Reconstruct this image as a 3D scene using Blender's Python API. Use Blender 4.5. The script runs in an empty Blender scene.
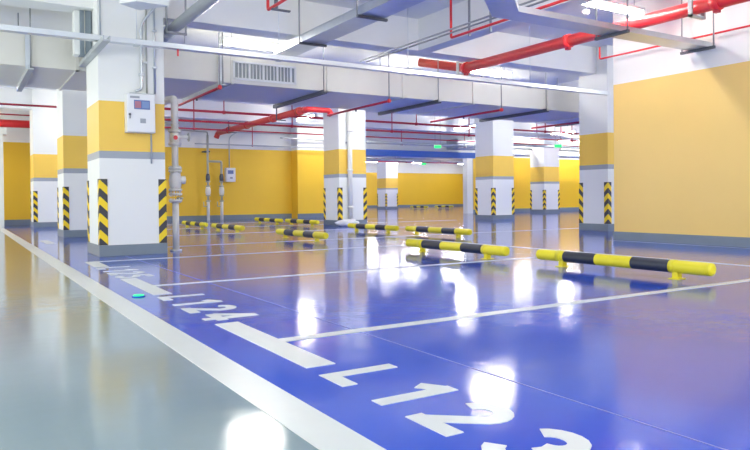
import bpy, bmesh, math, random
from mathutils import Vector, Matrix
random.seed(4)
SC = bpy.context.scene
COL = SC.collection

# ---------------------------------------------------------------- camera
HC = 0.67
yaw, pitch, roll = 0.552352, 0.009437, 0.009618
cy_, sy_ = math.cos(yaw), math.sin(yaw)
f = Vector((sy_, cy_, 0)); r = Vector((cy_, -sy_, 0)); d = Vector((0, 0, -1))
f2 = f*math.cos(pitch) + d*math.sin(pitch); d2 = d*math.cos(pitch) - f*math.sin(pitch)
r3 = r*math.cos(roll) + d2*math.sin(roll); d3 = d2*math.cos(roll) - r*math.sin(roll)
cam = bpy.data.cameras.new('camera'); co = bpy.data.objects.new('camera', cam); COL.objects.link(co)
u3 = -d3; b3 = -f2
co.matrix_world = Matrix(((r3.x, u3.x, b3.x, 0), (r3.y, u3.y, b3.y, 0), (r3.z, u3.z, b3.z, HC), (0, 0, 0, 1)))
cam.sensor_width = 36; cam.lens = 675.87/750*36; cam.shift_y = -20.69/750
cam.clip_start = 0.05; cam.clip_end = 200
SC.camera = co

# ---------------------------------------------------------------- world and exposure
w = bpy.data.worlds.new('world'); SC.world = w; w.use_nodes = True
w.node_tree.nodes['Background'].inputs[0].default_value = (0.95, 0.99, 1.0, 1)
w.node_tree.nodes['Background'].inputs[1].default_value = 1.5
SC.view_settings.view_transform = 'Standard'; SC.view_settings.look = 'None'
SC.view_settings.exposure = 0.68; SC.view_settings.gamma = 1.0
SC.view_settings.use_curve_mapping = False
LAMP_E = 55.0

# ---------------------------------------------------------------- materials
def srgb(h):
    v = [int(h[i:i+2], 16)/255 for i in (0, 2, 4)]
    return tuple((c/12.92 if c <= .04045 else ((c+.055)/1.055)**2.4) for c in v) + (1,)
def mat(name, colr, rough=.5, metal=0., noise=0., scale=4., spec=.5, emit=None, bump=0., bscale=20.):
    m = bpy.data.materials.new(name); m.use_nodes = True
    nt = m.node_tree; b = nt.nodes['Principled BSDF']
    c = srgb(colr) if isinstance(colr, str) else colr
    b.inputs['Base Color'].default_value = c
    b.inputs['Roughness'].default_value = rough; b.inputs['Metallic'].default_value = metal
    b.inputs['Specular IOR Level'].default_value = spec
    if emit:
        b.inputs['Emission Color'].default_value = c; b.inputs['Emission Strength'].default_value = emit
    tc = nt.nodes.new('ShaderNodeTexCoord')
    if noise:
        n = nt.nodes.new('ShaderNodeTexNoise'); n.inputs['Scale'].default_value = scale; n.inputs['Detail'].default_value = 5
        nt.links.new(tc.outputs['Object'], n.inputs['Vector'])
        mx = nt.nodes.new('ShaderNodeMix'); mx.data_type = 'RGBA'
        mx.inputs[6].default_value = tuple(k*(1-noise) for k in c[:3])+(1,)
        mx.inputs[7].default_value = tuple(min(1, k*(1+noise*.6)) for k in c[:3])+(1,)
        nt.links.new(n.outputs['Fac'], mx.inputs[0]); nt.links.new(mx.outputs[2], b.inputs['Base Color'])
    if bump:
        n = nt.nodes.new('ShaderNodeTexNoise'); n.inputs['Scale'].default_value = bscale; n.inputs['Detail'].default_value = 3
        nt.links.new(tc.outputs['Object'], n.inputs['Vector'])
        bp = nt.nodes.new('ShaderNodeBump'); bp.inputs['Strength'].default_value = bump; bp.inputs['Distance'].default_value = .02
        nt.links.new(n.outputs['Fac'], bp.inputs['Height']); nt.links.new(bp.outputs[0], b.inputs['Normal'])
    return m
PEEL = .034
def floor_mat(name, colr, noise, rough, spec=.5):
    """poured epoxy paint: clear gloss, very shallow trowel waves"""
    m = mat(name, colr, rough, noise=noise, scale=1.3, spec=spec)
    nt = m.node_tree; b = nt.nodes['Principled BSDF']
    tc = nt.nodes.new('ShaderNodeTexCoord')
    mp = nt.nodes.new('ShaderNodeMapping'); mp.inputs['Scale'].default_value = (1.0, 1.0, 1)
    nt.links.new(tc.outputs['Object'], mp.inputs[0])
    n = nt.nodes.new('ShaderNodeTexNoise'); n.inputs['Scale'].default_value = 2.2; n.inputs['Detail'].default_value = 4
    n.inputs['Roughness'].default_value = .55
    nt.links.new(mp.outputs[0], n.inputs['Vector'])
    bp = nt.nodes.new('ShaderNodeBump'); bp.inputs['Strength'].default_value = .22; bp.inputs['Distance'].default_value = .012
    nt.links.new(n.outputs['Fac'], bp.inputs['Height']); nt.links.new(bp.outputs[0], b.inputs['Normal'])
    # fine orange peel of rolled epoxy: tiny random tilts of the normal
    wn = nt.nodes.new('ShaderNodeTexWhiteNoise'); wn.noise_dimensions = '3D'
    nt.links.new(tc.outputs['Object'], wn.inputs['Vector'])
    sb = nt.nodes.new('ShaderNodeVectorMath'); sb.operation = 'SUBTRACT'; sb.inputs[1].default_value = (.5, .5, .5)
    nt.links.new(wn.outputs['Color'], sb.inputs[0])
    ml = nt.nodes.new('ShaderNodeVectorMath'); ml.operation = 'MULTIPLY'; ml.inputs[1].default_value = (PEEL, PEEL, 0)
    nt.links.new(sb.outputs[0], ml.inputs[0])
    ad = nt.nodes.new('ShaderNodeVectorMath'); ad.operation = 'ADD'
    nt.links.new(ml.outputs[0], ad.inputs[0]); nt.links.new(bp.outputs[0], ad.inputs[1])
    nm = nt.nodes.new('ShaderNodeVectorMath'); nm.operation = 'NORMALIZE'
    nt.links.new(ad.outputs[0], nm.inputs[0]); nt.links.new(nm.outputs[0], b.inputs['Normal'])
    return m
def stripe_mat():
    m = bpy.data.materials.new('hazard_chevrons'); m.use_nodes = True
    nt = m.node_tree; b = nt.nodes['Principled BSDF']; b.inputs['Roughness'].default_value = .45
    tc = nt.nodes.new('ShaderNodeTexCoord'); sp = nt.nodes.new('ShaderNodeSeparateXYZ')
    nt.links.new(tc.outputs['Object'], sp.inputs[0])
    def mth(op, a, bb=None):
        k = nt.nodes.new('ShaderNodeMath'); k.operation = op
        for i, v in enumerate((a, bb)):
            if v is None: continue
            if isinstance(v, (int, float)): k.inputs[i].default_value = v
            else: nt.links.new(v, k.inputs[i])
        return k.outputs[0]
    s = mth('ADD', mth('ADD', mth('ABSOLUTE', sp.outputs[0]), mth('ABSOLUTE', sp.outputs[1])), sp.outputs[2])
    fr = mth('FRACT', mth('DIVIDE', s, .198))
    g = mth('GREATER_THAN', fr, .5)
    mx = nt.nodes.new('ShaderNodeMix'); mx.data_type = 'RGBA'
    mx.inputs[6].default_value = srgb('3a3a40'); mx.inputs[7].default_value = srgb('f7d61a')
    nt.links.new(g, mx.inputs[0]); nt.links.new(mx.outputs[2], b.inputs['Base Color'])
    return m
M = {
 'ceiling': mat('ceiling_paint', (.86, .87, .85, 1), .8, noise=.04, scale=2),
 'beam': mat('beam_paint', (.86, .87, .85, 1), .8, noise=.04, scale=2),
 'white': mat('white_wall_paint', (.85, .87, .84, 1), .6, noise=.03, scale=2),
 'yellow': mat('yellow_wall_paint', (.90, .57, .035, 1), .5, noise=.04, scale=1.5),
 'yellow_right_hazed': mat('yellow_wall_paint_hazed', (.88, .62, .20, 1), .45, noise=.04, scale=1.5),  # same yellow paint, with pale haze and sheen put into the colour
 'yellow_pillar': mat('yellow_pillar_paint', (.94, .62, .10, 1), .5, noise=.05, scale=3),
 'grey': mat('grey_skirting_paint', (.20, .25, .29, 1), .5, noise=.12, scale=5),
 'band': mat('grey_band_paint', (.36, .40, .45, 1), .5, noise=.05, scale=5),
 'lane': floor_mat('grey_epoxy', (.235, .315, .345, 1), .10, .07, .50),
 'blue': floor_mat('blue_epoxy', (.022, .088, .60, 1), .20, .07, .46),
 'line': mat('white_road_paint', (.68, .71, .69, 1), .30, noise=.05, scale=9),
 'joint': mat('joint_and_highlight', (.16, .20, .55, 1), .4),
 'galv': mat('galvanised_steel', (.62, .66, .70, 1), .32, .85, noise=.12, scale=6),
 'galv_dull': mat('dull_galvanised_steel', (.50, .54, .56, 1), .45, .6, noise=.15, scale=5),
 'tray_white': mat('pale_steel_tray', (.74, .78, .80, 1), .3, .5, noise=.05, scale=5),
 'duct': mat('duct_sheet', (.72, .715, .66, 1), .36, .0, spec=.9, noise=.05, scale=2.5),
 'dark': mat('dark_steel', (.10, .11, .13, 1), .5, .4),
 'rod': mat('threaded_rod', (.32, .34, .36, 1), .5, .7),
 'red': mat('red_pipe_paint', (.78, .035, .04, 1), .35, noise=.06, scale=5),
 'red_dark': mat('dark_red_pipe_paint', (.48, .02, .045, 1), .4, noise=.08, scale=5),
 'orange_red': mat('orange_red_pipe_paint', (.60, .06, .045, 1), .4, noise=.08, scale=5),
 'pipe_white': mat('white_pipe_paint', (.78, .78, .74, 1), .4, noise=.06, scale=8),
 'pipe_grey': mat('grey_pipe_paint', (.45, .46, .42, 1), .45, noise=.15, scale=8),
 'black': mat('black_paint', (.03, .035, .05, 1), .4),
 'stop_yellow': mat('yellow_stop_paint', (.88, .76, .02, 1), .35, noise=.05, scale=9),
 'box': mat('box_enamel', (.80, .82, .84, 1), .35, noise=.02),
 'screen': mat('screen_blue', (.12, .18, .42, 1), .2),
 'screen_red': mat('screen_red', (.42, .16, .22, 1), .3),
 'screen_blue': mat('screen_light_blue', (.16, .26, .50, 1), .3),
 'plate': mat('nameplate', (.33, .36, .40, 1), .4),
 'stripe': stripe_mat(),
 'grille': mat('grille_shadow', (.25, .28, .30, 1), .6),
 'blue_steel': mat('blue_lintel_paint', (.05, .17, .62, 1), .4),
 'bag': mat('white_plastic_bag', (.80, .80, .80, 1), .5, bump=.6, bscale=25),
 'tube': mat('lamp_tube', (1.0, .965, .90, 1), .5, emit=LAMP_E),
 'green': mat('green_light', (.01, .55, .10, 1), .5, emit=1.4),
 'green_floor': mat('green_disc_glow', (.01, .60, .16, 1), .5, emit=1.1),
}

# ---------------------------------------------------------------- mesh helpers
class MB:
    def __init__(s): s.bm = bmesh.new(); s.mi = 0; s.mats = []
    def use(s, m):
        if m not in s.mats: s.mats.append(m)
        s.mi = s.mats.index(m); return s
    def _tag(s, fs):
        for q in fs: q.material_index = s.mi
    def box(s, x0, y0, z0, x1, y1, z1, bev=0):
        r_ = bmesh.ops.create_cube(s.bm, size=1)
        for v in r_['verts']:
            v.co = Vector((x0+(v.co.x+.5)*(x1-x0), y0+(v.co.y+.5)*(y1-y0), z0+(v.co.z+.5)*(z1-z0)))
        fs = {q for v in r_['verts'] for q in v.link_faces}; s._tag(fs)
        if bev:
            es = {e for q in fs for e in q.edges}
            rr = bmesh.ops.bevel(s.bm, geom=list(es), offset=bev, segments=2, affect='EDGES', profile=.6)
            s._tag(rr['faces'])
        return s
    def tube(s, pts, rad, n=14, cap=True, rads=None):
        pts = [Vector(p) for p in pts]; rings = []
        prev = None
        for i, p in enumerate(pts):
            a = (p-pts[i-1]).normalized() if i else None
            c = (pts[i+1]-p).normalized() if i < len(pts)-1 else None
            t = (a+c).normalized() if (a is not None and c is not None) else (a if a is not None else c)
            if prev is None:
                up = Vector((0, 0, 1)) if abs(t.z) < .9 else Vector((1, 0, 0))
                x = t.cross(up).normalized()
            else:
                x = (prev - t*prev.dot(t)).normalized()
            prev = x; y = t.cross(x).normalized()
            k = 1.
            if a is not None and c is not None:
                ca = max(.35, math.cos(a.angle(c)/2)); 
            rd = rads[i] if rads else rad
            rings.append([s.bm.verts.new(p + (x*math.cos(2*math.pi*j/n)+y*math.sin(2*math.pi*j/n))*rd) for j in range(n)])
        fs = []
        for i in range(len(rings)-1):
            for j in range(n):
                q = s.bm.faces.new((rings[i][j], rings[i][(j+1) % n], rings[i+1][(j+1) % n], rings[i+1][j])); q.smooth = True; fs.append(q)
        if cap:
            fs.append(s.bm.faces.new(rings[0][::-1])); fs.append(s.bm.faces.new(rings[-1]))
        s._tag(fs); return s
    def prism(s, poly, z0, z1):
        a = [s.bm.verts.new((p[0], p[1], z0)) for p in poly]; b = [s.bm.verts.new((p[0], p[1], z1)) for p in poly]
        n = len(poly); fs = [s.bm.faces.new(a[::-1]), s.bm.faces.new(b)]
        for i in range(n): fs.append(s.bm.faces.new((a[i], a[(i+1) % n], b[(i+1) % n], b[i])))
        s._tag(fs); return s
    def groups(s, eps=.012):
        """face islands, merged where their boxes touch"""
        seen = set(); isl = []
        s.bm.faces.index_update()
        for f0 in s.bm.faces:
            if f0.index in seen: continue
            st = [f0]; seen.add(f0.index); cur = []
            while st:
                q = st.pop(); cur.append(q)
                for v in q.verts:
                    for g_ in v.link_faces:
                        if g_.index not in seen: seen.add(g_.index); st.append(g_)
            cs = [v.co for q in cur for v in q.verts]
            lo = [min(c[k] for c in cs)-eps for k in range(3)]; hi = [max(c[k] for c in cs)+eps for k in range(3)]
            isl.append([lo, hi, cur])
        ch = True
        while ch:
            ch = False
            for i in range(len(isl)):
                for j in range(i+1, len(isl)):
                    A, B = isl[i], isl[j]
                    if all(A[0][k] <= B[1][k] and B[0][k] <= A[1][k] for k in range(3)):
                        A[0] = [min(A[0][k], B[0][k]) for k in range(3)]; A[1] = [max(A[1][k], B[1][k]) for k in range(3)]
                        A[2] = A[2]+B[2]; isl.pop(j); ch = True; break
                if ch: break
        return [g_[2] for g_ in isl]
    def build(s, name, m=None, parent=None, loc=None, one=False):
        if not one and parent is not None and name not in ('louvre', 'bay_number') and len(s.bm.faces) < 900:
            gs = s.groups()
            if len(gs) > 1:
                first = None
                for g_ in gs:
                    nb = MB(); nb.mats = list(s.mats); vm = {}
                    for q in g_:
                        for v in q.verts:
                            if v not in vm: vm[v] = nb.bm.verts.new(v.co)
                        nf = nb.bm.faces.new([vm[v] for v in q.verts]); nf.smooth = q.smooth; nf.material_index = q.material_index
                    o = nb.build(name, m, parent, loc, one=True)
                    first = first or o
                s.bm.free(); return first
        bmesh.ops.recalc_face_normals(s.bm, faces=s.bm.faces[:])
        if loc is not None:
            bmesh.ops.translate(s.bm, verts=s.bm.verts[:], vec=-Vector(loc))
        me = bpy.data.meshes.new(name); s.bm.to_mesh(me); s.bm.free()
        if s.mats:
            for k in s.mats: me.materials.append(M[k])
        else: me.materials.append(M[m])
        o = bpy.data.objects.new(name, me); COL.objects.link(o)
        if loc is not None: o.location = loc
        if parent is not None:
            o.parent = parent
            if loc is not None: o.location = Vector(loc)
        return o
def tag(o, label=None, cat=None, group=None, kind=None):
    if label: o['label'] = label
    if cat: o['category'] = cat
    if group: o['group'] = group
    if kind: o['kind'] = kind
    return o
def empty(name, loc, label, cat, group=None, rz=0):
    o = bpy.data.objects.new(name, None); COL.objects.link(o); o.location = loc; o.rotation_euler.z = rz
    o.empty_display_size = .1
    return tag(o, label, cat, group)
def kids(o): return [c for c in bpy.data.objects if c.parent == o]
def copy_tree(o, parent=None):
    ks = kids(o)
    c = o.copy(); COL.objects.link(c)
    if parent is not None: c.parent = parent
    for k in ks: copy_tree(k, c)
    return c
def bend(pts, rad=.1, n=6):
    """round the corners of a polyline"""
    P = [Vector(p) for p in pts]; out = [P[0]]
    for i in range(1, len(P)-1):
        a = (P[i-1]-P[i]); b = (P[i+1]-P[i]); k = min(rad, a.length*.45, b.length*.45)
        p0 = P[i]+a.normalized()*k; p1 = P[i]+b.normalized()*k
        for j in range(n+1):
            t = j/n; out.append(p0*(1-t)**2 + P[i]*2*t*(1-t) + p1*t*t)
    out.append(P[-1]); return out

ZC = 3.5            # ceiling
BZ = 3.0            # beam soffit
# ---------------------------------------------------------------- floor and markings
FX0, FX1, FY0, FY1 = -2.6, 34.0, -1.5, 41.0
fl = MB(); fl.use('lane').box(FX0, FY0, -.2, .88, FY1, 0); fl.use('blue').box(.88, FY0, -.2, FX1, FY1, 0)
floor = tag(fl.build('floor'), 'glossy epoxy floor, grey driving lane beside bright blue parking bays', kind='structure')
T = .0025
def mark(name, x0, y0, x1, y1, label=None, m='line', t=T):
    o = MB().box(x0, y0, -.01, x1, y1, t).build(name, m, floor)
    if label: o['label'] = label
    return o
mark('lane_line', .81, FY0, .957, 21.55, 'long white line between grey lane and blue bays')
for i, (y, x1) in enumerate([(.51, 6.29), (2.95, 8.35), (5.39, 6.29), (7.89, 6.29), (9.75, 12.5), (12.75, 9), (15.6, 12.4), (18.4, 12.4)]):
    x0 = 1.29 if i < 4 else 2.4
    mark('bay_line', x0, y-.038, x1, y+.038)
mark('bay_end_line', 6.255, -1.5, 6.325, 9.71)
for y0_, y1_ in ((-.05, 1.07), (2.41, 3.53), (4.86, 6.02), (7.24, 7.93), (11.6, 12.74)):
    mark('bay_corner_bar', 1.16, y0_, 1.29, y1_, None, t=.003)
mark('joint_and_highlight', 1.700, -1.5, 1.707, 8.5, 'thin pale joint line in the blue floor', 'joint', .0015)
mark('joint_and_highlight', 8.30, -1.5, 8.34, 6.8, 'thin pale highlight line painted at the foot of the right wall', 'band', .0015)  # pale strip painted as the highlight along the skirting's foot

# digits: strokes in glyph space u (along reading, 0..w) v (height 0..h); reading = -Y, up = +X
def ribbon(pts, wd):
    P = [Vector((p[0], p[1])) for p in pts]; L, R = [], []
    for i, p in enumerate(P):
        a = (p-P[i-1]).normalized() if i else (P[1]-p).normalized()
        c = (P[i+1]-p).normalized() if i < len(P)-1 else a
        na = Vector((-a.y, a.x)); nc = Vector((-c.y, c.x)); n = (na+nc).normalized()
        k = wd/2/max(.55, n.dot(na)); L.append(p+n*k); R.append(p-n*k)
    return L, R
def arc(cx, cy, rx, ry, a0, a1, n=12):
    return [(cx+rx*math.cos(math.radians(a0+(a1-a0)*i/n)), cy+ry*math.sin(math.radians(a0+(a1-a0)*i/n))) for i in range(n+1)]
h = .315; s = .062
GL = {
 'L': ([[(s/2, h), (s/2, 0)], [(s/2, s/2), (.185, s/2)]], .30),
 '1': ([[(.108, h), (.108, 0)], [(.015, h-.085), (.108, h-.025)]], .274),
 '2': ([arc(.10, h-.10, .072, .069, 170, -25, 12)+[(.035, s/2)], [(.0, s/2), (.205, s/2)]], .30),
 '3': ([arc(.095, h-.092, .070, .061, 160, -80, 12), arc(.095, .098, .076, .067, 80, -160, 12)], .26),
 '4': ([[(.155, 0), (.155, h)], [(.15, h-.02), (.015, .095)], [(.0, .09), (.225, .09)]], .27),
 '5': ([[(.19, h-s/2), (.035, h-s/2)], [(.045, h-.01), (.035, .165)], arc(.095, .105, .075, .074, 115, -150, 12)], .27),
 '6': ([arc(.10, .10, .072, .070, 0, 360, 18), [(.035, .12), (.125, h)]], .27)}
def text(txt, ystart, label):
    mb = MB(); y = ystart
    for ch in txt:
        strokes, adv = GL[ch]
        for k, st in enumerate(strokes):
            L, R = ribbon(st, s)
            for i in range(len(L)-1):
                q = [L[i], L[i+1], R[i+1], R[i]]
                mb.prism([(1.152+p.y, y-p.x) for p in q], -.005, .0028+.0001*k)
        y -= adv if ch != 'L' else .305
    o = mb.build('bay_number', 'line', floor); o['label'] = label
text('L123', 2.285, 'white painted bay number reading L123')
text('L124', 4.735, 'white painted bay number reading L124')
text('L125', 7.16, 'white painted bay number reading L125')

# ---------------------------------------------------------------- walls
def wall(name, x0, y0, x1, y1, label, ztop=ZC, zy=2.35, ym='yellow'):
    mb = MB()
    mb.use(ym).box(x0, y0, 0, x1, y1, zy); mb.use('white').box(x0, y0, zy, x1, y1, ztop)
    return tag(mb.build(name), label, kind='structure')
wall('wall_right', 8.5, -3, 8.75, 6.85, 'right wall, yellow below and white above', ym='yellow_right_hazed')
tag(MB().box(8.488, -3, 0, 8.5, 6.86, .125).build('baseboard_right', 'grey'), 'grey painted skirting along the right wall', kind='structure')
b = MB(); YB = 21.7
b.use('yellow').box(-5, YB, 0, 9.95, YB+.2, 2.35).box(9.95, YB-.5, 0, 12.4, YB+.2, 2.35).box(17.99, YB, 0, 34, YB+.2, 2.35)
b.use('white').box(-5, YB, 2.35, 9.95, YB+.2, ZC).box(9.95, YB-.5, 2.35, 12.4, YB+.2, ZC).box(12.4, YB, 2.35, 34, YB+.2, ZC)
tag(b.build('wall_back'), 'far wall, yellow below white, with a wide opening', kind='structure')
b = MB(); b.box(-5, YB-.015, 0, 9.935, YB, .15).box(9.935, YB-.515, 0, 12.4, YB-.5, .15).box(17.99, YB-.015, 0, 34, YB, .15)
tag(b.build('baseboard_back', 'grey'), 'grey skirting along the far wall', kind='structure')
wall('wall_far', -5, 40.5, 34, 40.7, 'yellow wall at the end of the hall beyond the opening', zy=2.45)
tag(MB().box(-5, 40.48, 0, 34, 40.5, .15).build('baseboard_far', 'grey'), 'grey skirting of the farthest wall', kind='structure')
wall('wall_east', 34, -3, 34.2, 41, 'yellow and white wall at the right end of the garage')
o = MB().box(-5.2, -3, ZC, 34.2, 41, ZC+.2).build('ceiling', 'ceiling'); ceil = tag(o, 'white painted concrete ceiling with deep beams', kind='structure')
def beam(x0, y0, x1, y1, z=BZ): return MB().box(x0, y0, z, x1, y1, ZC+.01).build('beam', 'beam', ceil)
beam(-5, 8.78, 34, 9.14)
beam(6.25, -3, 6.5, 8.78)
beam(-5, 14.5, 34, 14.9); beam(-5, 19.1, 34, 19.45); beam(-5, 3.0, 8.5, 3.35)
beam(12.9, 9.14, 13.2, 14.5); beam(1.7, 9.14, 2.0, 14.5, 3.0); beam(20.2, 9.14, 20.5, 14.5)
beam(-5, 28, 34, 28.4); beam(-5, 35, 34, 35.4)

# ---------------------------------------------------------------- pillars
def guard_mb(sx, sy):
    """L profile, origin at the pillar corner; sx, sy point towards the inside of the pillar"""
    mb = MB(); t = .010; wd = .085
    def bb(xa, ya, xb, yb): mb.box(min(xa, xb), min(ya, yb), 0, max(xa, xb), max(ya, yb), .79)
    bb(-sx*t, -sy*t, sx*wd, 0); bb(-sx*t, 0, 0, sy*wd)
    return mb
def pillar(x, y, wx, wy, label, marks=((0, 0), (1, 0), (0, 1), (1, 1)), zt=ZC):
    t = empty('pillar', (x+wx/2, y+wy/2, 0), label, 'pillar', 'concrete pillars with yellow bands')
    hx, hy = wx/2, wy/2
    mb = MB()
    mb.use('white').box(-hx, -hy, 0, hx, hy, 1.175); mb.use('band').box(-hx, -hy, 1.175, hx, hy, 1.262)
    mb.use('yellow_pillar').box(-hx, -hy, 1.262, hx, hy, 1.86); mb.use('white').box(-hx, -hy, 1.86, hx, hy, zt-.002)
    mb.build('shaft', None, t)
    MB().box(-hx-.014, -hy-.014, 0, hx+.014, hy+.014, .135, bev=.004).build('plinth', 'grey', t)
    for i, j in marks:
        g_ = guard_mb(1 if i == 0 else -1, 1 if j == 0 else -1).build('corner_guard', 'stripe', t)
        g_.location = (-hx if i == 0 else hx, -hy if j == 0 else hy, .137)
    return t
pillar(1.43, 8.54, .768, .86, 'largest white and yellow pillar, nearest the camera, carrying a control box')
pillar(1.63, 13.4, .80, .86, 'white pillar with yellow band just behind the pillar with the control box')
pillar(1.62, 19.0, .86, .86, 'farthest pillar of the row along the grey lane, before the orange wall')
pillar(7.84, 14.36, .76, .80, 'middle pillar with a white drain pipe and a white sack at its foot')
pillar(13.15, 14.82, .80, .78, 'pillar right of the blue lintel, striped guards on three edges')
pillar(20.0, 19.5, .85, .78, 'small distant pillar between the mid pillar and the right wall')
pillar(10.4, 8.52, .86, .68, 'shaded pillar partly hidden by the end of the right wall')
pillar(22.05, 34.5, .87, 1.0, 'tiny pillar standing in the hall beyond the blue lintel')

# pale steel post by the far left wall
o = MB().box(.60, 20.4, 0, 1.03, 20.8, 2.55).box(.55, 20.35, 2.45, 1.12, 20.85, 2.62).build('door_frame_post', 'white')
tag(o, 'pale post at the far left edge beside the orange wall', 'post')

# ---------------------------------------------------------------- opening with blue lintel
t = empty('shutter_frame', (15, 21.5, 0), 'blue steel lintel with pale side post across the opening in the far wall', 'shutter frame')
MB().box(12.2-15, -.06, 2.25, 18.1-15, .16, 2.48, bev=.01).build('lintel', 'blue_steel', t)
o = MB().box(17.62-15, -.08, 0, 17.9-15, .2, 2.25).build('side_post', 'tray_white', t); o['label'] = 'pale grey side post'
MB().box(17.93-15, -.02, 0, 17.98-15, .18, 2.25).build('guide_rail', 'band', t)

# ---------------------------------------------------------------- lamps
lamp_proto = []
def lamp(x, y, z, rz, label, group='ceiling lamps', L=1.2):
    if not lamp_proto:
        t = empty('ceiling_lamp', (x, y, z), label, 'lamp', group, rz)
        MB().box(-.62, -.045, .03, .62, .045, .075, bev=.006).build('housing', 'box', t)
        MB().tube([(-.58, 0, 0), (.58, 0, 0)], .044, 12).build('lamp_tube', 'tube', t)
        e = MB(); e.box(-.62, -.045, -.045, -.58, .045, .04).box(.58, -.045, -.045, .62, .045, .04); e.build('end_cap', 'box', t)
        hg = MB(); hg.tube([(-.45, 0, .07), (-.45, 0, ZC-3.17)], .004, 6).tube([(.45, 0, .07), (.45, 0, ZC-3.17)], .004, 6); hg.build('hanger_rod', 'rod', t)
        lamp_proto.append(t)
    else:
        t = copy_tree(lamp_proto[0]); t.location = (x, y, z); t.rotation_euler.z = rz
        tag(t, label, 'lamp', group)
    return t
Z1 = 3.06
H90 = math.pi/2
lamp(7.3, 5.9, Z1+.07, 0, 'lamp tube glowing behind the thick red pipe near the right wall')
lamp(4.0, 9.85, Z1-.02, 0, 'lamp glowing above the air grille of the big duct')
lamp(8.6, 9.85, Z1-.02, 0, 'lamp glowing behind the end of the thick red pipe above the duct')
offs = [(-1.4, 3.5), (4.4, 4.9), (6.9, 1.8)]
for x, y in offs: lamp(x, y, Z1, 0, 'lamp over the near bays and lane, above the top edge of the view', 'lamps above the view')
deep = [(3.2, 18.1, 'lamp in front of the far yellow wall, left'), (8.8, 18.1, 'lamp in front of the far yellow wall, behind the middle pillar'),
        (5.0, 12.3, 'unseen fill lamp behind the big duct left of the middle pillar'), (10.8, 12.3, 'unseen fill lamp behind the big duct, between the middle pillars'),  # fill lamps out of sight behind the duct, brightening the pillar fronts
        (14.9, 18.15, 'lamp above the blue lintel'), (19.6, 18.1, 'lamp ahead of the distant small pillar'),
        (17.2, 13.4, 'added fill lamp beyond the pillar right of the blue lintel'), (-1.5, 15.5, 'lamp over the far end of the grey lane'), (-1.2, 19.9, 'lamp nearest the far end of the lane'),
        (11.5, 5.5, 'lamp behind the right wall'), (10.9, 19.9, 'lamp close to the far yellow wall behind the middle pillar'), (19.5, 20.4, 'added fill lamp close to the far wall beside the silver pipe'), (23.5, 20.4, 'added fill lamp close to the far wall right of the distant small pillar'), (23.5, 15.0, 'lamp between the shaded pillar and the distant small pillar'), (8.0, 12.3, 'unseen fill lamp behind the big duct just before the middle pillar'), (14.0, 12.6, 'unseen fill lamp behind the big duct before the pillar right of the lintel'), (22.2, 20.7, 'added fill lamp close to the far wall behind the distant small pillar'), (25.6, 20.6, 'added fill lamp close to the far wall hidden behind the right wall'), (22.0, 17.0, 'lamp before the distant small pillar on its right'), (13.5, 8.0, 'lamp behind the shaded pillar'), (26.0, 18.15, 'lamp in the far right corner')]  # includes fill lamps added behind the duct and along the far wall
for x, y, l in deep: lamp(x, y, Z1, H90 if 17 < y < 18.4 and x != 22.0 else 0, l)
for x in (11, 15, 19, 23, 27, 31):
    for y in (24.5, 29.5, 33.5, 38): lamp(x, y, Z1, 0, 'lamp inside the hall beyond the blue lintel', 'lamps in the far hall')  # hall lamps, with extra ones added to brighten the far hall

# ---------------------------------------------------------------- big duct
t = empty('air_duct', (4, 9.6, 2.38), 'huge pale box air duct crossing behind the nearest pillar, louvred grille on its side', 'air duct')
dx, dy, dz = -4, -9.6, -2.38
def D(mb_, x0, y0, z0, x1, y1, z1, **k): return mb_.box(x0+dx, y0+dy, z0+dz, x1+dx, y1+dy, z1+dz, **k)
D(MB(), -4.9, 9.6, 2.38, 12.6, 11.35, 2.84, bev=.006).build('duct_body', 'duct', t)
for x in (.0, 1.35, 3.46, 5.05, 6.50, 8.05, 9.95, 11.4):
    mb = MB(); D(mb, x-.02, 9.58, 2.36, x+.02, 9.6, 2.84); D(mb, x-.02, 9.58, 2.36, x+.02, 11.37, 2.38); mb.build('seam_flange', 'duct', t)
fr = MB()
gx0, gx1, gz0, gz1 = 3.47, 4.49, 2.44, 2.72
D(fr, gx0, 9.575, gz0, gx1, 9.6, gz0+.03); D(fr, gx0, 9.575, gz1-.03, gx1, 9.6, gz1); D(fr, gx0, 9.575, gz0, gx0+.03, 9.6, gz1); D(fr, gx1-.03, 9.575, gz0, gx1, 9.6, gz1)
gr = fr.build('air_grille', 'box', t)
D(MB(), gx0+.03, 9.594, gz0+.03, gx1-.03, 9.6, gz1-.03).build('grille_back', 'grille', gr)
sl = MB(); n = 17
for i in range(1, n):
    x = gx0+.03+(gx1-gx0-.06)*i/n; wv = .012 if i % 4 else .030
    D(sl, x-wv/2, 9.578, gz0+.03, x+wv/2, 9.596, gz1-.03)
sl.build('louvre', 'box', gr)
def trapeze(x, dark=True):
    mb = MB()
    D(mb, x-.035, 9.50, 2.325, x+.035, 11.5, 2.345); D(mb, x-.035, 9.50, 2.345, x-.027, 11.5, 2.385)
    o = mb.build('support_angle', 'dark' if dark else 'galv_dull', t)
    o['label'] = 'dark steel support angle' if dark else 'pale galvanised support angle'
    rd = MB()
    if not dark:
        st = MB(); D(st, x-.06, 9.555, 2.34, x-.005, 9.565, 2.84); q = st.build('support_strap', 'galv', t)
        q['label'] = 'flat pale steel strap'
    for y in (9.54, 11.45): rd.tube([(x+dx, y+dy, 2.34+dz), (x+dx, y+dy, ZC-2.38-.002 if False else ZC+dz-.002)], .008, 6)
    rd.build('hanger_rod', 'rod', t)
for x in (4.95, 7.21, 9.85, 12.2): trapeze(x)
trapeze(.80, False); trapeze(3.30, False)

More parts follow.
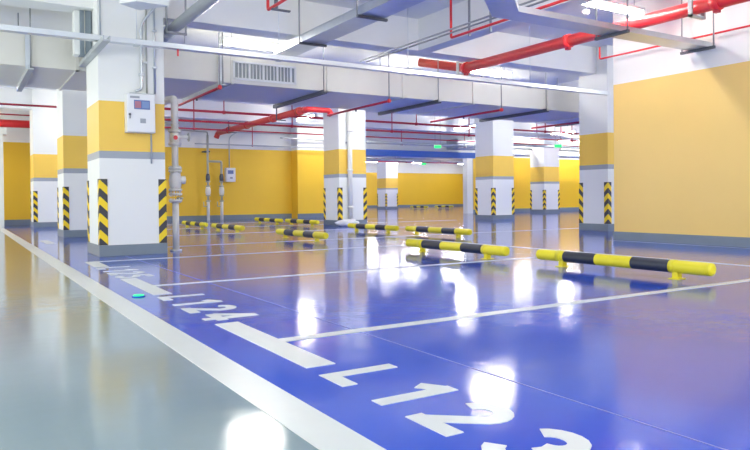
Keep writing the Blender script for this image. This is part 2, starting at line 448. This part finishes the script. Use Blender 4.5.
# red sprinkler branches under the duct
for x, lab in ((3.22, 'thin red pipe under the duct beside the nearest pillar'), (6.12, 'thin red pipe under the duct above the middle pillar'),
               (8.60, 'thin red pipe under the duct between the two middle pillars'), (11.55, 'thin red pipe under the duct next to the shaded pillar')):
    y0 = 9.45; t2 = empty('sprinkler_pipe', (x, y0, 2.28), lab, 'pipe', 'thin red pipes under the duct')
    MB().tube([(0, 0, 0), (0, 2.2, 0)], .020, 8).build('pipe_run', 'red_dark', t2)
    MB().tube([(0, 0, .02), (0, 0, ZC-2.28-.002)], .010, 8).build('hanger_rod', 'rod', t2)
    MB().tube([(0, -.03, 0), (0, .03, 0)], .026, 10).tube([(0, 0, .03), (0, 0, -.03)], .026, 10).build('elbow_fitting', 'red', t2)
    MB().tube([(0, 1.1, .01), (0, 1.1, -.05)], .016, 8).build('sprinkler_head', 'dark', t2)

# ---------------------------------------------------------------- long thin pale tray crossing the whole view
t = empty('cable_tray', (4, 8.2, 2.485), 'long slim pale cable tray crossing the view in front of the duct and pillar', 'cable tray')
mb = MB(); mb.box(-9, -.055, 0, 6.0, .055, .012).box(-9, -.055, .012, 6.0, -.047, .058).box(-9, .047, .012, 6.0, .055, .058)
mb.build('tray_channel', 'tray_white', t)
for x in (-2.2, -.4, 1.65, 4.1):
    MB().tube([(x, 0, .0), (x, 0, ZC-2.485-.002)], .005, 6).build('hanger_rod', 'tray_white', t)
    MB().box(x-.03, -.06, -.01, x+.03, .06, .004).build('hanger_clip', 'galv', t)
MB().tube([(-1.72, 0, 0), (-1.72, 0, -.08)], .012, 8).build('outlet_stub', 'red', t)

# wide galvanised tray running along the garage
def tray_A(x0, x1, y0, y1, z, hang, label, hgt=.10):
    t = empty('cable_tray', ((x0+x1)/2, y0, z), label, 'cable tray'); hw = (x1-x0)/2; L = y1-y0
    mb = MB(); mb.box(-hw, 0, 0, hw, L, .01).box(-hw, 0, .01, -hw+.01, L, hgt).box(hw-.01, 0, .01, hw, L, hgt)
    mb.box(-hw-.012, 0, hgt-.008, -hw+.01, L, hgt).box(hw-.01, 0, hgt-.008, hw+.012, L, hgt)
    mb.build('tray_channel', 'galv', t)
    MB().tube([(-.08, 0, .035), (-.08, L, .035)], .022, 8).tube([(.02, 0, .03), (.02, L, .03)], .018, 8).build('cable', 'galv_dull', t)
    for y in hang:
        b_ = MB(); b_.box(-hw-.03, y-y0-.02, -.03, hw+.05, y-y0+.02, -.001); b_.build('hanger_angle', 'dark', t)
        MB().box(-hw-.035, y-y0-.008, -.03, -hw-.018, y-y0+.008, ZC-z-.002).build('hanger_strap', 'rod', t)
    return t
tray_A(4.09, 4.43, 1.5, 9.5, 2.85, (8.55, 6.95, 4.5), 'wide galvanised cable tray running overhead left of the middle, on angle hangers')

# steel tray with a 45 degree bend towards the right wall
t = empty('cable_tray', (4.9, 5.4, 2.6), 'wide steel cable tray with an angled bend, running to the right wall', 'cable tray')
pth = [Vector((8.49, 5.37)), Vector((4.95, 5.37)), Vector((2.7, 3.35))]
def sweep_tray(mb, path, o0, o1, z0, z1, base):
    L, R = [], []
    for i, p in enumerate(path):
        a = (p-path[i-1]).normalized() if i else (path[1]-p).normalized()
        c = (path[i+1]-p).normalized() if i < len(path)-1 else a
        na = Vector((-a.y, a.x)); nc = Vector((-c.y, c.x)); n_ = (na+nc).normalized(); k = 1/n_.dot(na)
        L.append(p+n_*k*o0-base); R.append(p+n_*k*o1-base)
    for i in range(len(path)-1): mb.prism([L[i], L[i+1], R[i+1], R[i]], z0, z1)
base = Vector((4.9, 5.4))
mb = MB(); hw = .145
sweep_tray(mb, pth, -hw, hw, 0, .012, base); sweep_tray(mb, pth, -hw, -hw+.012, .012, .065, base); sweep_tray(mb, pth, hw-.012, hw, .012, .065, base)
mb.build('tray_channel', 'galv', t)
for x in (6.65, 8.35):
    MB().box(x-4.9-.02, -.26, -.035, x-4.9+.02, .22, -.001).build('hanger_angle', 'dark', t)
    q = MB()
    for yy in (-.245, .205): q.tube([(x-4.9, yy, -.03), (x-4.9, yy, ZC-2.6-.002)], .011, 6)
    q.build('hanger_rod', 'rod', t)
MB().tube([(.1, .08, .035), (3.5, .08, .035)], .02, 8).tube([(.1, -.03, .035), (3.5, -.03, .035)], .02, 8).build('cable', 'galv_dull', t)

# pairs of thin conduits along the garage
for x, lab in ((5.60, 'left thin dark conduit of the pair above the middle bays'), (5.72, 'right thin dark conduit of the pair above the middle bays')):
    o = MB().tube([(x, 1.5, 2.9), (x, 9.5, 2.9)], .013, 8).build('conduit', 'rod'); tag(o, lab, 'conduit')
# short angle bar at the near pillar
t = empty('bracket_bar', (1.385, 8.6, 2.40), 'short steel channel bar sticking out past the left side of the nearest pillar', 'bracket')
MB().box(-.035, -.85, 0, .042, .85, .014).box(-.035, -.85, .014, -.022, .85, .055).box(.03, -.85, .014, .042, .85, .055).build('channel', 'galv_dull', t)
MB().tube([(-.04, .3, .02), (.045, .3, .02)], .02, 8).build('bolt', 'galv', t)
# dark box section beside the near pillar
t = empty('cable_riser_box', (1.34, 9.0, 2.46), 'grey steel box section against the upper left side of the nearest pillar', 'box')
MB().box(-.05, -.1, 0, .08, .1, .535, bev=.004).build('casing', 'grey', t)
o = MB().box(-.11, -.06, .0, -.05, .1, .535).build('lit_side_strip', 'white', t); o['label'] = 'white strip painted as the lit side'  # lit left side of the box put in as a white strip
MB().tube([(.0, -.11, -.0), (.0, -.11, .55)], .007, 6).build('cable', 'pipe_grey', t)
# thin conduit on the near pillar's left edge and on its face
def run(name, pts, rad, m, label, cat, clips=(), rb=.08, n=10):
    b0 = Vector(pts[0]); t = empty(name, b0, label, cat)
    P = [Vector(p)-b0 for p in bend(pts, rb)]
    MB().tube(P, rad, n).build('pipe_run', m, t)
    for c in clips:
        c = Vector(c)-b0
        MB().box(c.x-rad*2, c.y-rad*1.2, c.z-.012, c.x+rad*2, c.y+rad*1.2, c.z+.012).build('pipe_clip', 'galv', t)
    return t
run('conduit', [(1.84, 8.50, 1.99), (1.80+.12, 8.50, 2.02), (1.92, 8.50, 2.82), (2.15, 8.42, 3.12), (2.6, 7.4, 3.2)], .016, 'galv', 'left bent steel conduit climbing from the control box on the pillar', 'conduit', [(1.92, 8.5, 2.2), (1.92, 8.5, 2.6)])
run('conduit', [(1.985, 8.528, 1.975), (1.985, 8.528, ZC-.01)], .010, 'pipe_grey', 'middle thin grey conduit above the control box on the pillar', 'conduit', [(1.97, 8.51, 2.35)])
run('conduit', [(2.08, 8.522, 1.975), (2.08, 8.522, ZC-.01)], .013, 'galv', 'right straight steel conduit rising from the control box on the pillar', 'conduit', [(2.08, 8.51, 2.3), (2.08, 8.51, 2.75)])
run('conduit', [(1.455, 8.525, 2.55), (1.455, 8.525, ZC-.01)], .008, 'band', 'thin cable at the upper left edge of the nearest pillar', 'cable')
run('conduit', [(2.03, 8.525, 1.48), (2.03, 8.525, 1.12)], .010, 'band', 'short grey cable end hanging below the control box', 'cable')
# junction box hung in front of the pillar top
t = empty('junction_box', (1.74, 7.95, 2.84), 'pale flat cable box hung in front of the pillar top near the ceiling', 'box')
MB().prism([(-.2, -.12), (-.06, -.3), (.3, -.3), (.05, .05)], 0, .20).build('casing', 'white', t)
MB().tube([(.1, -.15, .2), (.1, -.15, ZC-2.84-.002)], .006, 6).build('hanger_rod', 'rod', t)

# grey insulated pipe right of the near pillar, with elbow and U hanger
t = empty('insulated_pipe', (2.36, 8.9, 2.85), 'grey metal clad pipe with an elbow at the top right of the nearest pillar', 'pipe')
MB().tube([(0, 0, 0), (0, -6.5, 0)], .07, 16).build('pipe_run', 'galv_dull', t)
MB().tube(bend([(0, -.05, 0), (0, .12, -.01), (-.10, .35, -.13)], .1), .062, 16).build('elbow', 'galv_dull', t)
MB().tube([(0, -.02, 0), (0, .02, 0)], .09, 16).build('flange', 'galv', t)
for y in (-.35, -3.6):
    MB().box(-.13, y-.02, -.10, .13, y+.02, -.075).build('hanger_angle', 'rod', t)
    for x in (-.12, .12): MB().box(x-.01, y-.01, -.10, x+.01, y+.01, ZC-2.85-.002).build('hanger_strap', 'rod', t)

# ---------------------------------------------------------------- red pipes in the foreground
t = empty('fire_main', (7.52, 9.2, 2.905), 'thick bright red fire pipe running overhead beside the right wall', 'pipe')
MB().tube([(0, 0, 0), (0, -12, 0)], .083, 20).build('pipe_run', 'red', t)
MB().tube(bend([(0, -.05, 0), (0, .20, .06), (-.42, .75, .20)], .2), .075, 18).build('elbow', 'orange_red', t)
for y in (-.05, -2.35, -4.6):
    MB().tube([(0, y-.045, 0), (0, y+.045, 0)], .098, 20).build('coupling', 'red', t)
    MB().box(.085, y-.03, -.05, .125, y+.03, .0).box(-.03, y-.03, -.125, .03, y+.03, -.09).build('coupling_bolt', 'red_dark', t)
for y in (.02, -4.35):
    mb = MB(); mb.box(-.14, y-.025, -.13, .14, y+.025, -.100); mb.box(-.14, y-.025, -.13, -.115, y+.025, ZC-2.905-.002); mb.box(.115, y-.025, -.13, .14, y+.025, ZC-2.905-.002)
    mb.build('pipe_hanger', 'galv_dull', t)
run('sprinkler_pipe', [(8.40, -2.5, 2.765), (8.40, 7.02, 2.765), (8.40, 7.02, 2.95)], .013, 'red', 'thin red pipe running along the upper right wall', 'pipe', rb=.03)
tt = run('sprinkler_pipe', [(5.90, 7.5, ZC-.005), (5.90, 7.5, 2.9), (5.90, 3.2, 2.9)], .018, 'red', 'small red pipe dropping and bending beneath the angled steel tray', 'pipe', rb=.03)
tt = run('sprinkler_pipe', [(3.14, 7.46, ZC-.005), (3.14, 7.46, 2.9), (3.14, 3.0, 2.9)], .018, 'red', 'small red V shaped pipe at the top edge left of centre', 'pipe', rb=.03)
for x, y, lab in ((5.98, 7.2, 'first thin rod hanging beside the small red pipe'), (6.1, 6.9, 'second thin rod hanging beside the small red pipe')):
    o = MB().box(x-.012, y-.012, 2.87, x+.012, y+.012, ZC-.002).build('hanger_rod', 'rod'); tag(o, lab, 'rod')
o = MB().box(3.12, 7.28, 2.862, 3.35, 7.32, 2.880).box(3.16, 7.28, 2.885, 3.19, 7.32, ZC-.002).build('pipe_hanger', 'dark'); tag(o, 'dark hanger holding the small red V shaped pipe', 'hanger')

# ---------------------------------------------------------------- deep pipe rows
def row(x0, x1, y, z, rad, m, label, hang=(), name='fire_pipe'):
    t = empty(name, ((x0+x1)/2, y, z), label, 'pipe'); L = (x1-x0)/2
    MB().tube([(-L, 0, 0), (L, 0, 0)], rad, 10).build('pipe_run', m, t)
    for x in hang:
        xx = x-(x0+x1)/2
        MB().box(xx-.012, -rad-.012, -rad-.015, xx+.012, rad+.012, -rad).box(xx-.012, -.008, rad, xx+.012, .008, ZC-z-.002).build('pipe_hanger', 'red_dark', t)
        MB().tube([(xx-.04, 0, 0), (xx+.04, 0, 0)], rad*1.35, 10).build('coupling', m, t)
    return t
row(2.2, 24, 17.0, 2.93, .032, 'red_dark', 'upper dark red pipe across the back, in front of the far wall', (5.9, 9.6, 12.0, 17.5))
row(2.2, 24, 17.15, 2.68, .028, 'red_dark', 'middle red pipe across the back, in front of the far wall', (7.9, 11.2, 14.2, 19))
row(2.2, 24, 17.3, 2.50, .020, 'red_dark', 'lower thin red pipe across the back, in front of the far wall', (5.2, 10.1, 15.8))
row(-3, 1.95, 16.0, 3.12, .022, 'red_dark', 'upper thin red pipe at far left above the lane', (.2,))
row(-3, 1.95, 15.88, 2.68, .022, 'red_dark', 'lower thin red pipe at far left above the lane', (-.6,))
row(-4, 4.5, 20.6, 2.76, .105, 'red', 'thick red pipe above the orange wall at far left', (-1.0,))
row(-4, 2.2, 20.3, 2.97, .02, 'red_dark', 'thin red pipe just over the thick red pipe at far left')
row(6.3, 12.2, 20.9, 2.42, .018, 'galv_dull', 'thin grey conduit across the far wall behind the middle pillar', (8.2,), 'conduit')
row(11.5, 25, 20.2, 2.62, .05, 'galv_dull', 'grey metal pipe above the blue lintel', (13.6, 16.5), 'grey_pipe')
row(18.3, 32, 20.8, 2.42, .09, 'galv', 'thick silver pipe behind the pillar right of the blue lintel', (19.5, 22), 'silver_pipe')
row(14.8, 32, 18.6, 2.58, .045, 'galv_dull', 'grey pipe ahead of the thick silver pipe', (17.2, 20), 'grey_pipe')
row(15.2, 30, 17.9, 2.9, .07, 'pipe_white', 'white pipe crossing behind the shaded pillar', (18,), 'white_pipe')
for i, (y, z, rr, m, lab) in enumerate([(23.5, 2.38, .05, 'galv', 'first silver pipe inside the hall under the blue lintel'), (25.0, 2.42, .04, 'pipe_grey', 'second grey pipe inside the hall under the blue lintel'),
                                   (27.0, 2.46, .06, 'galv_dull', 'third grey pipe inside the hall under the blue lintel'), (30.0, 2.6, .05, 'red_dark', 'red pipe deep in the hall under the blue lintel')]):
    row(10, 32, y, z, rr, m, lab, (15.5, 20.5), 'hall_pipe')
# large silver duct box above the blue lintel
t = empty('air_duct', (17.0, 20.9, 2.55), 'small silver duct box at the right end of the blue lintel', 'air duct')
MB().box(-.5, -.3, 0, .75, .35, .36, bev=.01).build('duct_body', 'galv', t)
MB().box(-.54, -.32, .0, -.5, .37, .38).build('seam_flange', 'galv_dull', t)
MB().tube([(.4, 0, .36), (.4, 0, ZC-2.55-.002)], .01, 6).build('hanger_rod', 'rod', t)

# orange red main running from the far wall towards the camera
t = empty('fire_main', (7.08, 20.85, 2.79), 'orange red fire pipe coming forward from the far wall with an elbow at each end', 'pipe')
MB().tube([(0, 0, 0), (0, -6.2, 0)], .083, 16).build('pipe_run', 'orange_red', t)
MB().tube(bend([(0, -.03, 0), (0, .13, 0), (-.05, .18, -.16)], .1), .083, 16).build('elbow', 'orange_red', t)
MB().tube(bend([(0, -6.15, 0), (0, -6.4, 0), (.55, -6.4, .0), (.62, -6.4, -.12)], .12), .07, 14).build('offset_elbow', 'red', t)
for y in (-.9, -2.4, -4.3, -5.9):
    MB().tube([(0, y-.06, 0), (0, y+.06, 0)], .105, 16).build('coupling', 'orange_red', t)
for y in (-1.2, -4.8):
    mb = MB(); mb.box(-.13, y-.02, -.115, .13, y+.02, -.088); mb.box(-.13, y-.02, -.115, -.11, y+.02, ZC-2.79-.002)
    mb.build('pipe_hanger', 'dark', t)

# ---------------------------------------------------------------- control box on the near pillar
t = empty('control_box', (1.885, 8.54, 1.485), 'white wall control box with small red and blue display on the nearest pillar', 'control box')
MB().box(-.165, -.15, 0, .165, -.002, .46, bev=.006).build('casing', 'box', t)
dr = MB().box(-.155, -.158, .01, .155, -.150, .45, bev=.003).build('door', 'box', t)
sc_ = MB().box(-.085, -.163, .275, .10, -.158, .385).build('display', 'screen', t)
MB().box(-.075, -.165, .29, -.005, -.163, .37).build('red_panel', 'screen_red', sc_)
MB().box(.010, -.165, .29, .088, -.163, .37).build('blue_panel', 'screen_blue', sc_)
MB().box(-.015, -.162, .11, .05, -.158, .165).build('nameplate', 'plate', t)
hd = MB(); hd.tube([(-.135, -.158, .21), (-.135, -.172, .21)], .014, 12); hd.box(-.140, -.178, .16, -.130, -.170, .22); hd.build('handle', 'dark', t)
MB().box(-.13, -.162, .405, -.02, -.158, .43).build('title_strip', 'plate', t)
MB().box(-.12, -.13, .46, .16, -.02, .475).build('cable_gland_plate', 'galv_dull', t)

# ---------------------------------------------------------------- white riser with valves
def flange(mb, z, rr=.085, th=.028, x=0, y=0, n=20):
    mb.tube([(x, y, z-th/2), (x, y, z+th/2)], rr, n); return mb
t = empty('valve_riser', (2.42, 8.9, 0), 'white standing pipe with flanges and valves beside the nearest pillar', 'pipe')
P = MB(); P.tube([(0, 0, 0), (0, 0, .66)], .042, 18); P.build('lower_pipe', 'pipe_white', t)
MB().tube([(0, 0, 1.02), (0, 0, 1.42)], .042, 18).build('middle_pipe', 'pipe_white', t)
MB().tube(bend([(0, 0, 1.55), (0, 0, 2.0), (-.02, .2, 2.0), (-.02, .62, 2.0)], .07), .047, 18).build('top_pipe', 'pipe_white', t)
MB().tube([(0, 0, 0), (0, 0, .02)], .075, 18).build('base_flange', 'pipe_white', t)
for z in (.66, .745, .80, 1.05, 1.085, 1.40, 1.57):
    m_ = flange(MB(), z); 
    for k in range(6):
        a = k*math.pi/3; m_.tube([(.066*math.cos(a), .066*math.sin(a), z-.03), (.066*math.cos(a), .066*math.sin(a), z+.03)], .008, 6)
    m_.build('flange', 'pipe_white', t)
MB().tube([(0, 0, .80), (0, 0, .85), (0, 0, .93), (0, 0, 1.0), (0, 0, 1.06)], .07, 18, rads=[.05, .075, .082, .07, .05]).build('check_valve_body', 'pipe_white', t)
MB().tube([(.03, -.0, .93), (.12, -.03, .93), (.125, -.03, .93)], .05, 14, rads=[.05, .055, .03]).build('valve_bonnet', 'pipe_white', t)
MB().tube([(0, 0, 1.41), (0, 0, 1.45), (0, 0, 1.52), (0, 0, 1.56)], .06, 18, rads=[.05, .068, .068, .05]).build('gate_valve_body', 'pipe_white', t)
MB().tube([(.02, -.02, 1.49), (.16, -.06, 1.49)], .022, 12).build('valve_stem', 'pipe_white', t)
hw_ = MB(); c0 = Vector((.165, -.06, 1.49)); ring = []
for k in range(17):
    a = 2*math.pi*k/16; ring.append(c0+Vector((0, .05*math.cos(a), .05*math.sin(a))))
hw_.tube(ring, .008, 8, cap=False); hw_.tube([c0+Vector((0, -.05, 0)), c0+Vector((0, .05, 0))], .005, 6).tube([c0+Vector((0, 0, -.05)), c0+Vector((0, 0, .05))], .005, 6)
hw_.build('handwheel', 'pipe_grey', t)
tg = MB(); tg.tube([(-.01, -.08, 1.478), (-.01, -.07, 1.478)], .028, 14); tg.build('red_tag', 'red', t)
MB().box(-.125, -.02, 1.66, .05, .02, 1.68).build('wall_bracket', 'pipe_grey', t)
MB().tube([(.02, 0, .69), (.09, -.03, .69)], .014, 8).build('drain_cock', 'pipe_grey', t)

# ---------------------------------------------------------------- pipes and box on the far wall
def wall_riser(x, y, z1, label, elbow=None):
    t = empty('wall_riser', (x, y, 0), label, 'pipe', 'grey risers on the far wall')
    MB().tube([(0, 0, 0), (0, 0, .62)], .05, 12).build('lower_pipe', 'pipe_white', t)
    MB().tube([(0, 0, .6), (0, 0, z1)], .036, 12).build('upper_pipe', 'pipe_grey', t)
    for z in (.62, .8, 1.1, 1.25):
        flange(MB(), z, .075, .04).build('flange', 'pipe_grey', t)
    MB().tube([(0, 0, .8), (0, 0, .87), (0, 0, 1.0), (0, 0, 1.1)], .08, 12, rads=[.05, .085, .085, .05]).build('valve_body', 'pipe_white', t)
    MB().tube([(0, 0, 1.25), (0, 0, 1.32), (0, 0, 1.42), (0, 0, 1.5)], .08, 12, rads=[.045, .07, .07, .045]).build('gate_valve', 'dark', t)
    MB().tube([(-.02, -.02, .45), (-.16, -.05, .45), (-.16, -.05, .60)], .015, 8).build('drain_cock', 'pipe_grey', t)
    if elbow: MB().tube(bend([(0, 0, z1-.03), (0, 0, z1+.04), (elbow, 0, z1+.04)], .05), .034, 10).build('branch_pipe', 'pipe_grey', t)
    return t
t = wall_riser(6.85, 21.35, 2.75, 'left grey riser with valves on the far yellow wall')
MB().tube(bend([(0, 0, 2.74), (0, 0, 2.84), (-1.6, 0, 2.9)], .06), .02, 10).build('branch_pipe', 'pipe_grey', t)
MB().box(-.09, .02, 2.2, .09, .34, 2.24).build('wall_bracket', 'dark', t)
t = wall_riser(7.30, 21.35, 1.86, 'right shorter grey riser with valves on the far yellow wall', -.41)
t = empty('wall_control_box', (7.68, 21.7, 1.25), 'small grey white control box on the far yellow wall beside the risers', 'control box')
MB().box(-.16, -.18, 0, .16, -.002, .46, bev=.008).build('casing', 'box', t)
MB().box(-.10, -.186, .26, .09, -.18, .38).build('display', 'screen', t)
MB().box(-.03, -.186, .10, .06, -.18, .16).build('nameplate', 'plate', t)
run('conduit', [(7.66, 21.60, 1.715), (7.66, 21.60, 2.72), (7.9, 21.58, 2.90), (9.9, 21.58, 2.92)], .02, 'galv_dull', 'thin conduit rising from the small box and bending right on the far wall', 'conduit', rb=.12)
run('conduit', [(8.9, 20.1, 2.62), (9.2, 20.9, 2.72), (12.0, 20.95, 2.66)], .028, 'galv', 'silver pipe with a bend high on the far wall left of the middle pillar', 'conduit')

# ---------------------------------------------------------------- middle pillar pipe and sack
t = empty('drain_pipe', (8.10, 14.28, 0), 'white vertical drain pipe on the face of the middle pillar', 'pipe')
MB().tube([(0, 0, 0), (0, 0, 2.9)], .058, 16).build('pipe_run', 'pipe_white', t)
for z in (.45, 1.35, 2.3): flange(MB(), z, .072, .05).build('pipe_collar', 'pipe_white', t)
MB().box(-.075, .02, 2.0, .075, .078, 2.04).build('pipe_clip', 'galv_dull', t)
mb = MB(); bm = mb.bm
bmesh.ops.create_icosphere(bm, subdivisions=4, radius=1)
for v in bm.verts:
    n_ = v.co.normalized(); k = 1+.13*math.sin(5*n_.x+3*n_.y)+.10*math.sin(9*n_.y+4*n_.z)+.05*math.sin(17*n_.x-11*n_.z)
    v.co = Vector((n_.x*.27*k, n_.y*.15*k, max(-.001, (n_.z*.5+.42)*.17*k)))
for q in bm.faces: q.smooth = True
o = mb.build('sack', 'bag'); o.location = (7.86, 14.0, .0); tag(o, 'crumpled white plastic sack lying at the foot of the middle pillar', 'sack')

# ---------------------------------------------------------------- wheel stops
def make_stop():
    t = empty('wheel_stop', (0, 0, 0), 'x', 'wheel stop')
    L = .88; seg = [-L, -.56, -.19, .19, .56, L]; R_ = .052; zc = .098
    mb = MB()
    for i in range(5):
        mb.use('stop_yellow' if i % 2 == 0 else 'black')
        mb.tube([(0, seg[i], zc), (0, seg[i+1], zc)], R_ if i not in (0, 4) else R_*1.0, 20, cap=False)
    mb.build('bar', None, t)
    for s_ in (-1, 1):
        MB().tube([(0, s_*(L-.004), zc), (0, s_*(L+.02), zc), (0, s_*(L+.028), zc)], R_, 20, rads=[R_, R_*.95, R_*.6]).build('end_cap', 'stop_yellow', t)
        ft = MB(); ft.box(-.03, s_*.60-.025, .004, .03, s_*.60+.025, .055, bev=.004); ft.box(-.055, s_*.60-.042, 0, .055, s_*.60+.042, .006)
        ft.build('foot', 'stop_yellow', t)
        MB().tube([(0, s_*.60, zc-.0), (0, s_*.60+.001, zc), (0, s_*.60+.05, zc)], R_*1.06, 20).build('clamp_band', 'stop_yellow', t)
    return t
stops = [(4.86, 6.18, 'wheel stop at the centre of the picture, second nearest, at the head of bay L125'),
 (4.88, 3.93, 'largest nearest yellow and black wheel stop, at right'),
 (4.76, 10.06, 'wheel stop left of the middle pillar, nearest one before the far yellow wall'),
 (6.95, 11.4, 'wheel stop touching the foot of the middle pillar on its right'),
 (7.08, 9.45, 'wheel stop between the middle pillar and the nearer centre wheel stop'),
 (4.76, 13.6, 'wheel stop below the small box on the far wall, right of the risers'),
 (4.76, 15.9, 'leftmost wheel stop, beyond the white valve riser'),
 (7.18, 17.2, 'farthest wheel stop at the foot of the far yellow wall'),
 (7.32, 15.4, 'wheel stop just left of the middle pillar, near the far yellow wall'),
 (24.0, 33.8, 'tiny wheel stop in the hall beyond the opening, left one'),
 (25.6, 33.4, 'tiny wheel stop in the hall beyond the opening, right one')]
proto = make_stop()
for i, (x, y, lab) in enumerate(stops):
    o = proto if i == 0 else copy_tree(proto)
    o.location = (x, y, 0); o['label'] = lab; o['category'] = 'wheel stop'; o['group'] = 'yellow and black wheel stops'

# ---------------------------------------------------------------- exit signs and green floor disc
def exit_sign(x, y, z, lab, rz):
    t = empty('exit_sign', (x, y, z), lab, 'sign', 'green exit signs', rz)
    MB().box(-.13, -.02, -.06, .13, .02, .06, bev=.004).build('housing', 'box', t)
    MB().box(-.115, -.026, -.045, .115, -.02, .045).build('lit_panel', 'green', t)
    for s_ in (-.09, .09): MB().tube([(s_, 0, .055), (s_, 0, ZC-z-.002)], .006, 6).build('hanger_rod', 'rod', t)
exit_sign(14.16, 18.8, 2.42, 'small green lit exit sign above the blue lintel', -.6)
exit_sign(17.83, 16.73, 2.42, 'small green lit exit sign beyond the pillar right of the lintel', -.8)
exit_sign(20.7, 28.7, 2.42, 'small green lit exit sign inside the hall beyond the opening', -.6)
t = empty('green_floor_disc', (1.06, 4.87, 0), 'small green glowing disc on the blue floor beside the lane line', 'light')  # green spot on the floor built as a glowing disc
MB().tube([(0, 0, 0), (0, 0, .006)], .045, 20).build('rim', 'blue', t)
MB().tube([(0, 0, .006), (0, 0, .011)], .036, 20).build('lens', 'green_floor', t)

# small detector under the ceiling near the steel tray
t = empty('smoke_detector', (7.55, 6.55, 3.22), 'small white round detector hanging beside the lamp near the right wall', 'detector')
MB().tube([(0, 0, 0), (0, 0, .03), (0, 0, .06)], .06, 18, rads=[.03, .055, .06]).build('cover', 'box', t)
MB().tube([(0, 0, .06), (0, 0, ZC-3.22-.002)], .012, 8).build('stem', 'galv', t)
